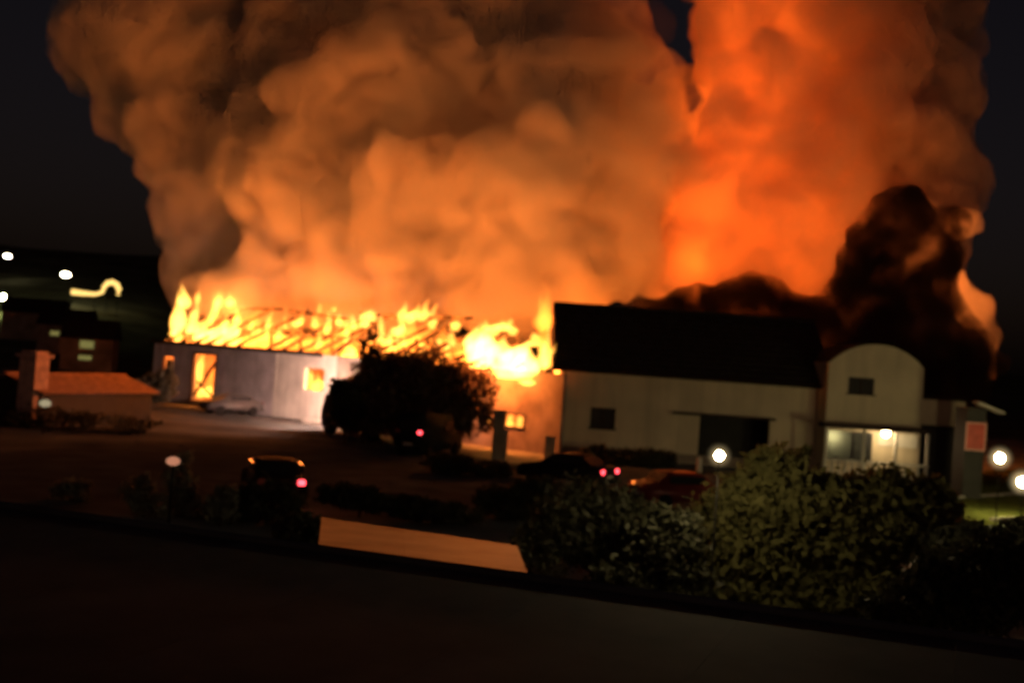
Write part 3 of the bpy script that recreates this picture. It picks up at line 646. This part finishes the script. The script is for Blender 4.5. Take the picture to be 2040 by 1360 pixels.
tree('shrub', 'dark shrub at the right rim below the lit lawn', 24, [(1960,1090,90,40),(2040,1080,70,45)], 5000, .08, 'leaf', seed=46, trunk=.05, cat='shrub')
for k, (lb, Yd, lo, mm, nn) in enumerate((
    ('pale twiggy shrub left of the salmon lit ball in the dark garden', 37, [(275,985,38,45),(300,1025,40,26)], 'leafp', 1500),
    ('tall grey shrub just below the salmon lit ball', 37.5, [(360,960,36,62),(390,1020,46,35)], 'leafp', 2200),
    ('grey shrub right of the tall grey one in the garden', 36, [(440,1010,36,46)], 'leafp', 1500),
    ('low shrub by the left edge of the dark garden', 39, [(140,985,46,26)], 'leafp', 1200),
    ('dark shrub in the garden hiding the wheels of the black car', 37, [(500,1005,50,44),(560,1010,50,40),(450,1030,40,26),(545,970,36,26)], 'leaf', 4000))):
    tree('garden_shrub', lb, Yd, lo, nn, .09, mm, trunk=.04, cat='shrub', group='shrubs in the dark garden', seed=50+k)
for k, (lb, Yd, lo) in enumerate((
    ('low black bush at the left end of the shed roof', 27, [(600,1060,50,34),(645,1075,36,26)]),
    ('low black bush right of the black car with one tail light', 40, [(690,985,60,22),(750,1000,50,18)]),
    ('low black bush just above the middle of the shed roof', 40, [(830,1010,70,22),(910,1025,55,20)]),
    ('black bush between the shed and the two red tail lights', 42, [(1010,1000,60,38),(1070,985,50,34)]),
    ('low black bush at the front of the orange driveway', 56, [(900,925,60,18),(980,940,50,16)]),
    ('wide black bush in front of the low house at the left', 66, [(110,840,90,30),(230,845,80,26),(20,850,70,30)]))):
    tree('low_bush', lb, Yd, lo, 3500, .11, 'leaf', trunk=.05, cat='shrub', group='low dark bushes added to darken the yard', seed=80+k)  # black bushes added to darken and break up the lit yard
tree('shrub', 'brown scorched shrub at the left corner of the burning wall', 94, [(318,770,32,30),(290,775,24,24),(335,745,14,24)], 3500, .2, 'leafp', seed=61, trunk=.07, cat='shrub')
tree('hedge', 'low dark hedge along the foot of the house wall', 68, [(1190,912,40,22),(1250,918,45,24),(1310,922,42,24)], 6000, .11, 'leaf', seed=62, trunk=.05, cat='hedge')

# ------------------------------------------------------------------ kiosk, lawn, posts on the right
kp = gp(1943, 935); kY = kp.y = 62.0
k0 = dp(1923, 868, kY).x; k1 = dp(1962, 868, kY).x
ko = empty('kiosk', (k0, kY, 0), 0, 'small kiosk with red square panel and sloping pale roof edge', 'kiosk')
kz0 = dp(1943, 896, kY).z; kz1 = dp(1943, 842, kY).z; kr = dp(1950, 805, kY).z
mb = MB(); mb.box(0, k1-k0, 0, 1.6, 0, kr-.2); mb.build('wall', MT['dark'], ko)
mb = MB(); mb.box(.02, k1-k0-.02, -.07, -.004, kz0, kz1); pn = mb.build('red_panel', MT['redp'], ko)
mb = MB(); a = .05; W_ = k1-k0
mb.box(-.02, a, -.1, -.075, kz0-.03, kz1+.03); mb.box(W_-a, W_+.02, -.1, -.075, kz0-.03, kz1+.03); mb.box(a, W_-a, -.1, -.075, kz1-.04, kz1+.03); mb.box(a, W_-a, -.1, -.075, kz0-.03, kz0+.04); mb.build('panel_frame', mat('pink_frame', (.6, .3, .26), .6, .1), pn)
mb = MB(); mb.bar((.3, -.3, kr+.1), (1.6, -.3, kr-.35), .9, .1); mb.build('roof', MT['concrete'], ko)
lawn = sheet('lawn', [gp(1770, 985), gp(1980, 935), gp(2300, 920), gp(2400, 1010), gp(2150, 1040), gp(1880, 1050)], .02, MT['grass'])
for (a, b, nm) in (((1890, 994), (2160, 976), 'kerb'), ((1975, 1037), (2180, 1032), 'kerb')):
    p0, p1 = gp(*a), gp(*b); mb = MB(); mb.bar((p0.x, p0.y, .06), (p1.x, p1.y, .06), .22, .16); tag(mb.build(nm, MT['concrete'], bevel=.02), kind='structure')
for k, (px, py, hp, lb) in enumerate(((1836, 950, 26, 'pale bollard below the right end of the porch'), (1868, 958, 24, 'pale bollard standing furthest right below the wing'), (1392, 940, 30, 'pale bollard left of the round street lamp'))):
    g0 = gp(px, py); r = 6*g0.y/F; h = hp*g0.y/F
    mb = MB(); mb.tube([(0, 0, 0), (0, 0, h*.85), (0, 0, h)], [r, r*.9, r*.4], 10)
    tag(mb.build('bollard', MT['white'], None, True, loc=(g0.x, g0.y, 0)), lb, 'bollard', 'pale bollards')

# ------------------------------------------------------------------ yard: driveway, posts, work light
sheet('driveway', [gp(870, 862), gp(985, 850), gp(1105, 880), gp(1105, 925), gp(1010, 922), gp(880, 900)], .008, MT['concrete'])
sheet('road', [gp(-600, 930), gp(600, 870), gp(1300, 960), gp(2400, 1000), gp(2400, 1080), gp(1300, 1030), gp(560, 985), gp(-600, 1030)], .004, MT['asphalt'])
for (px, pyb, pyt, wpx, lb) in ((989, 914, 816, 22, 'thick dark gate pillar before the burning windows'), (1004, 918, 855, 9, 'thin dark post in front of the thick gate pillar'), (1093, 915, 868, 20, 'dark stump of a pillar at the left corner of the house')):
    g0 = gp(px, pyb); wd = wpx*g0.y/F; h = dp(px, pyt, g0.y).z
    mb = MB(); mb.box(-wd/2, wd/2, -wd/2, wd/2, 0, h*.93); mb.box(-wd*.6, wd*.6, -wd*.6, wd*.6, h*.93+.002, h)
    tag(mb.build('gate_pillar', MT['soot'], None, bevel=.02, loc=(g0.x, g0.y, 0)), lb, 'pillar', 'gate pillars')
wl0 = gp(606, 842); wl1 = gp(662, 851)
dv = wl1-wl0
mb = MB(); mb.bar((0, 0, .16), (dv.x, dv.y, .16), .5, .32); tag(mb.build('ledge', MT['white'], None, bevel=.03, loc=(wl0.x, wl0.y, 0)), 'low white ledge on the ground below the pale wall', 'ledge')
tp = gp(704, 868)
ft = empty('fire_engine', tp, RZ, 'dark blue fire engine with pale work lamps, behind the conifer', 'fire engine')
fb = mat('engine_blue', (.03, .035, .09), .35, .15, 2, 0, .1)
mb = MB(); mb.prism([(0, .45), (0, 2.7), (3.9, 2.7), (3.9, .45)], -1.1, 1.1); mb.build('body', fb, ft, bevel=.06)
mb = MB(); mb.prism([(-1.9, .45), (-1.95, 1.4), (-1.6, 2.5), (-.05, 2.5), (-.05, .45)], -1.1, 1.1); cb = mb.build('cab', fb, ft, bevel=.06)
mb = MB(); mb.box(-1.4, -.3, -1.13, -1.1, 1.5, 2.3); mb.build('side_window', MT['glass'], cb)
for x in (-1.1, 2.9):
    for y in (-1, 1):
        mb = MB(); mb.tube([(x, y*.8, .48), (x, y*1.13, .48)], .48, 18); wh = mb.build('wheel', MT['rubber'], ft)
        mb = MB(); mb.tube([(x, y*1.132, .48), (x, y*1.15, .48)], .26, 12); mb.build('rim', MT['metal'], wh)
for k in range(3):
    mb = MB(); mb.box(.15+k*1.25, 1.3+k*1.25, -1.14, -1.1, .8, 2.3); mb.build('locker_door', fb, ft, bevel=.01)
mb = MB(); mb.bar((.1, -.5, 2.8), (4.2, -.5, 2.85), .08, .1); mb.bar((.1, .1, 2.8), (4.2, .1, 2.85), .08, .1); mb.build('ladder', MT['metal'], ft)
for x in (-.6, .55):
    mb = MB(); mb.tube([(x, 0, 2.5), (x, 0, 3.25)], .04, 6); mt_ = mb.build('mast', MT['metal'], ft)
    tr = dict(loc=(x, 0, 3.35), rot=(0, 0, R(54)))
    mb = MB(); mb.box(-.24, .24, -.14, .16, -.15, .15); mb.build('lamp_housing', MT['white'], mt_, bevel=.03, **tr)
    mb = MB(); mb.box(-.26, .26, .162, .75, .13, .155); mb.box(-.29, -.262, .162, .6, -.15, .155); mb.box(.262, .29, .162, .6, -.15, .155); mb.build('visor', MT['metal'], mt_, **tr)  # visor added to keep the work light off the smoke
    mb = MB(); mb.box(-.2, .2, .165, .18, -.12, .12); mb.build('work_lamp', emit('work_glow', (1, .56, .42), 9000), mt_, **tr)
sheet('concrete_pad', [gp(640, 853), gp(725, 858), gp(735, 872), gp(650, 868)], .012, MT['concrete'])

# ------------------------------------------------------------------ cars
def car(px, py, zl, yaw, m, label, van=False, Yd=None, scale=1.0, lit=(1, 1), name='parked_car'):
    # pixel of a rear lamp at height zl
    p = gp(px, py, zl) if Yd is None else dp(px, py, Yd)
    H = 2.2 if van else 1.45; L = 4.6 if van else 4.2; Wd = .9
    cz, sz = math.cos(yaw), math.sin(yaw)
    off = Vector((-.66*cz, -.66*sz, 0))          # rear lamp at x=.66, y=0
    e = empty(name, (p.x+off.x, p.y+off.y, 0), yaw, label, 'van' if van else 'car', 'vehicles standing in the dark yard')
    if van: prof = [(0, .3), (0, 1.9), (.15, 2.15), (3.2, 2.15), (3.9, 1.25), (4.55, 1.05), (4.6, .3)]
    else:   prof = [(0, .35), (-.02, .85), (.18, .98), (.55, 1.02), (1.1, 1.42), (2.4, 1.44), (3.1, 1.0), (4.0, .86), (4.2, .6), (4.18, .32)]
    bm = bmesh.new(); sx = []
    for x in (-Wd, -Wd*.97, Wd*.97, Wd):
        pass
    rows = []
    for x, f_ in ((-Wd, 1), (-Wd*.3, 1.02), (Wd*.3, 1.02), (Wd, 1)):
        rows.append([bm.verts.new((x*(1 if z < 1.0 else .82), y, z*f_ if z > 1 else z)) for y, z in prof])
    for a, b in zip(rows, rows[1:]):
        for k in range(len(prof)-1): bm.faces.new((a[k], a[k+1], b[k+1], b[k]))
        bm.faces.new((a[-1], a[0], b[0], b[-1]))
    bm.faces.new(rows[0]); bm.faces.new(rows[-1][::-1])
    bmesh.ops.recalc_face_normals(bm, faces=bm.faces[:])
    bmesh.ops.bevel(bm, geom=bm.edges[:], offset=.05, segments=2, affect='EDGES', clamp_overlap=True)
    me = bpy.data.meshes.new('body'); bm.to_mesh(me); bm.free(); me.polygons.foreach_set('use_smooth', [True]*len(me.polygons)); link('body', me, m, e)
    wz0, wz1 = (1.25, 1.85) if van else (1.05, 1.36)
    mb = MB(); yb = -.03 if van else .68
    if van: mb.box(-.6, .6, -.03, .02, wz0, wz1)
    else: mb.bm.faces.new([mb.bm.verts.new(v) for v in ((-.66, .58, 1.08), (.66, .58, 1.08), (.6, 1.0, 1.4), (-.6, 1.0, 1.4))])
    mb.build('rear_window', MT['glass'], e)
    for s_ in (-1, 1):
        mb = MB(); x = s_*Wd*.93
        if van: mb.box(x-.03, x+.03, 2.4, 3.3, 1.25, 1.8)
        else: mb.box(min(x*.93, x*.99), max(x*.93, x*.99), 1.0, 2.5, 1.06, 1.34)
        mb.build('side_window', MT['glass'], e)
        mb = MB(); mb.box(s_*.66-.12, s_*.66+.12, -.05, .02, zl-.09, zl+.09); mb.build('tail_light', MT['tail'] if lit[(s_+1)//2] else MT['redp'], e, bevel=.02)
        mb = MB(); mb.box(s_*.62-.14, s_*.62+.14, L-.08, L+.02, .6, .74); mb.build('headlight', MT['glass'], e)
        for y in (.8, L-.85):
            mb = MB(); mb.tube([(s_*Wd-s_*.2, y, .32), (s_*Wd+s_*.02, y, .32)], .32, 16); wh = mb.build('wheel', MT['rubber'], e)
            mb = MB(); mb.tube([(s_*Wd+s_*.022, y, .32), (s_*Wd+s_*.035, y, .32)], .19, 12); mb.build('rim', MT['metal'], wh)
    mb = MB(); mb.box(-.26, .26, -.04, .01, .55, .67); mb.build('number_plate', MT['white'], e)
    mb = MB(); mb.box(-Wd*.95, Wd*.95, -.09, -.01, .32, .5); mb.build('bumper', MT['rubber'], e, bevel=.02)
    return e
car(601, 961, .85, R(18), MT['carb'], 'black car with one red tail light glowing, left of the shed', lit=(0, 1))
car(838, 843, 1.25, R(-25), MT['carb'], 'dark van with red tail light in front of the round tree', van=True, Yd=64, lit=(0, 1))
car(1229, 938, .85, R(58), MT['carb'], 'black car with two red tail lights before the dark house')
car(1285, 968, .9, R(-70), MT['carr'], 'dark red car half hidden left of the leafy tree', lit=(0, 0))
car(505, 800, .9, R(130), MT['cars'], 'silver car parked before the grey burning wall', Yd=None, lit=(0, 0))

# salmon spot of light built as a glowing ball; dim lantern further left
for (px, py, Yd, r, c_, s_, lb, nm) in ((345, 918, 36, .17, (.9, .36, .2), .55, 'salmon coloured ball glowing dimly in the dark garden', 'garden_glow'), (90, 803, 62, .24, (.9, .75, .45), .4, 'dim pale oval lamp below the chimney at the left', 'garden_glow')):
    p_ = dp(px, py, Yd); e = empty(nm, (p_.x, p_.y, 0), 0, lb, 'lamp', 'dim garden lamps')
    mb = MB(); mb.ball((0, 0, p_.z), r, 2, (1.25, 1, .8)); mb.build('glow_ball', emit('dim_glow', c_, s_), e, True)
    mb = MB(); mb.tube([(0, 0, 0), (0, 0, max(.1, p_.z-r*.7))], .04, 6); mb.build('pole', MT['metal'], e)

# ------------------------------------------------------------------ small shed with flat roof lit by the fire
zf, zn = 2.0, 2.4
c = [gp(632, 1108, zn), gp(1062, 1168, zn), gp(1030, 1086, zf), gp(640, 1030, zf)]
sh = empty('shed', (c[0].x, c[0].y, 0), 0, 'small shed with pale flat roof glowing orange beyond the roof edge', 'shed')
def q4(f0_, f1_, name, m, z_=0.0, th=.08):
    a, b = c[0].lerp(c[1], f0_), c[0].lerp(c[1], f1_); d_, e_ = c[3].lerp(c[2], f1_), c[3].lerp(c[2], f0_)
    mb = MB(); o = c[0]
    t = [mb.bm.verts.new((p.x-o.x, p.y-o.y, p.z+z_)) for p in (a, b, d_, e_)]; u = [mb.bm.verts.new((p.x-o.x, p.y-o.y, p.z+z_-th)) for p in (a, b, d_, e_)]
    mb.bm.faces.new(t); mb.bm.faces.new(u[::-1])
    for k in range(4): mb.bm.faces.new((t[k], u[k], u[(k+1) % 4], t[(k+1) % 4]))
    return mb.build(name, m, sh)
q4(0, .43, 'roof_sheet', MT['sheet']); q4(.431, 1, 'roof_sheet', MT['sheet']); q4(.42, .447, 'batten', MT['sheet'], -.085, .06)
for i, j in ((0, 1), (1, 2), (2, 3), (3, 0)):
    a, b = c[i]-c[0], c[j]-c[0]; m_ = (a+b)/2; cen = sum((p-c[0] for p in c), Vector())/4
    a = a.lerp(cen, .08); b = b.lerp(cen, .08); mb = MB(); mb.bar((a.x, a.y, .95), (b.x, b.y, .95), .1, 1.9); mb.build('wall', MT['soot'], sh)

# ------------------------------------------------------------------ foreground roof
e0 = gp(-260, 974, 2.6); e1 = gp(2750, 1388, 2.6); ed = (e1-e0); Le = ed.length; ed.normalize(); rz = math.atan2(ed.y, ed.x)
nr = empty('neighbour_roof', (e0.x, e0.y, 0), rz, 'near black sheet metal roof filling the lower foreground', 'roof')
slope = -.03; npan = int(Le/2.4); Le = npan*2.4
mb = MB(); mb.prism([(-13.0, 2.6+13*slope), (0, 2.6), (0, 2.55), (-13.0, 2.55+13*slope)], 0, 2.397); pan_me = mb.mesh('roof_panel')
for k in range(npan):
    link('roof_panel', pan_me, MT['fore'], nr, (k*2.4+2.397, 0, 0), (0, 0, R(90)))
mb = MB(); mb.tube([(0, .02, 2.62), (Le, .02, 2.62)], .07, 8); mb.build('ridge_cap', MT['fore'], nr)
mb = MB(); mb.prism([(-12.6, 0), (-.3, 0), (-.3, 2.5), (-12.6, 2.45-12.3*.03)], .3, Le-.3); mb.build('wall', MT['soot'], nr, rot=(0, 0, R(90)), loc=(Le, 0, 0))
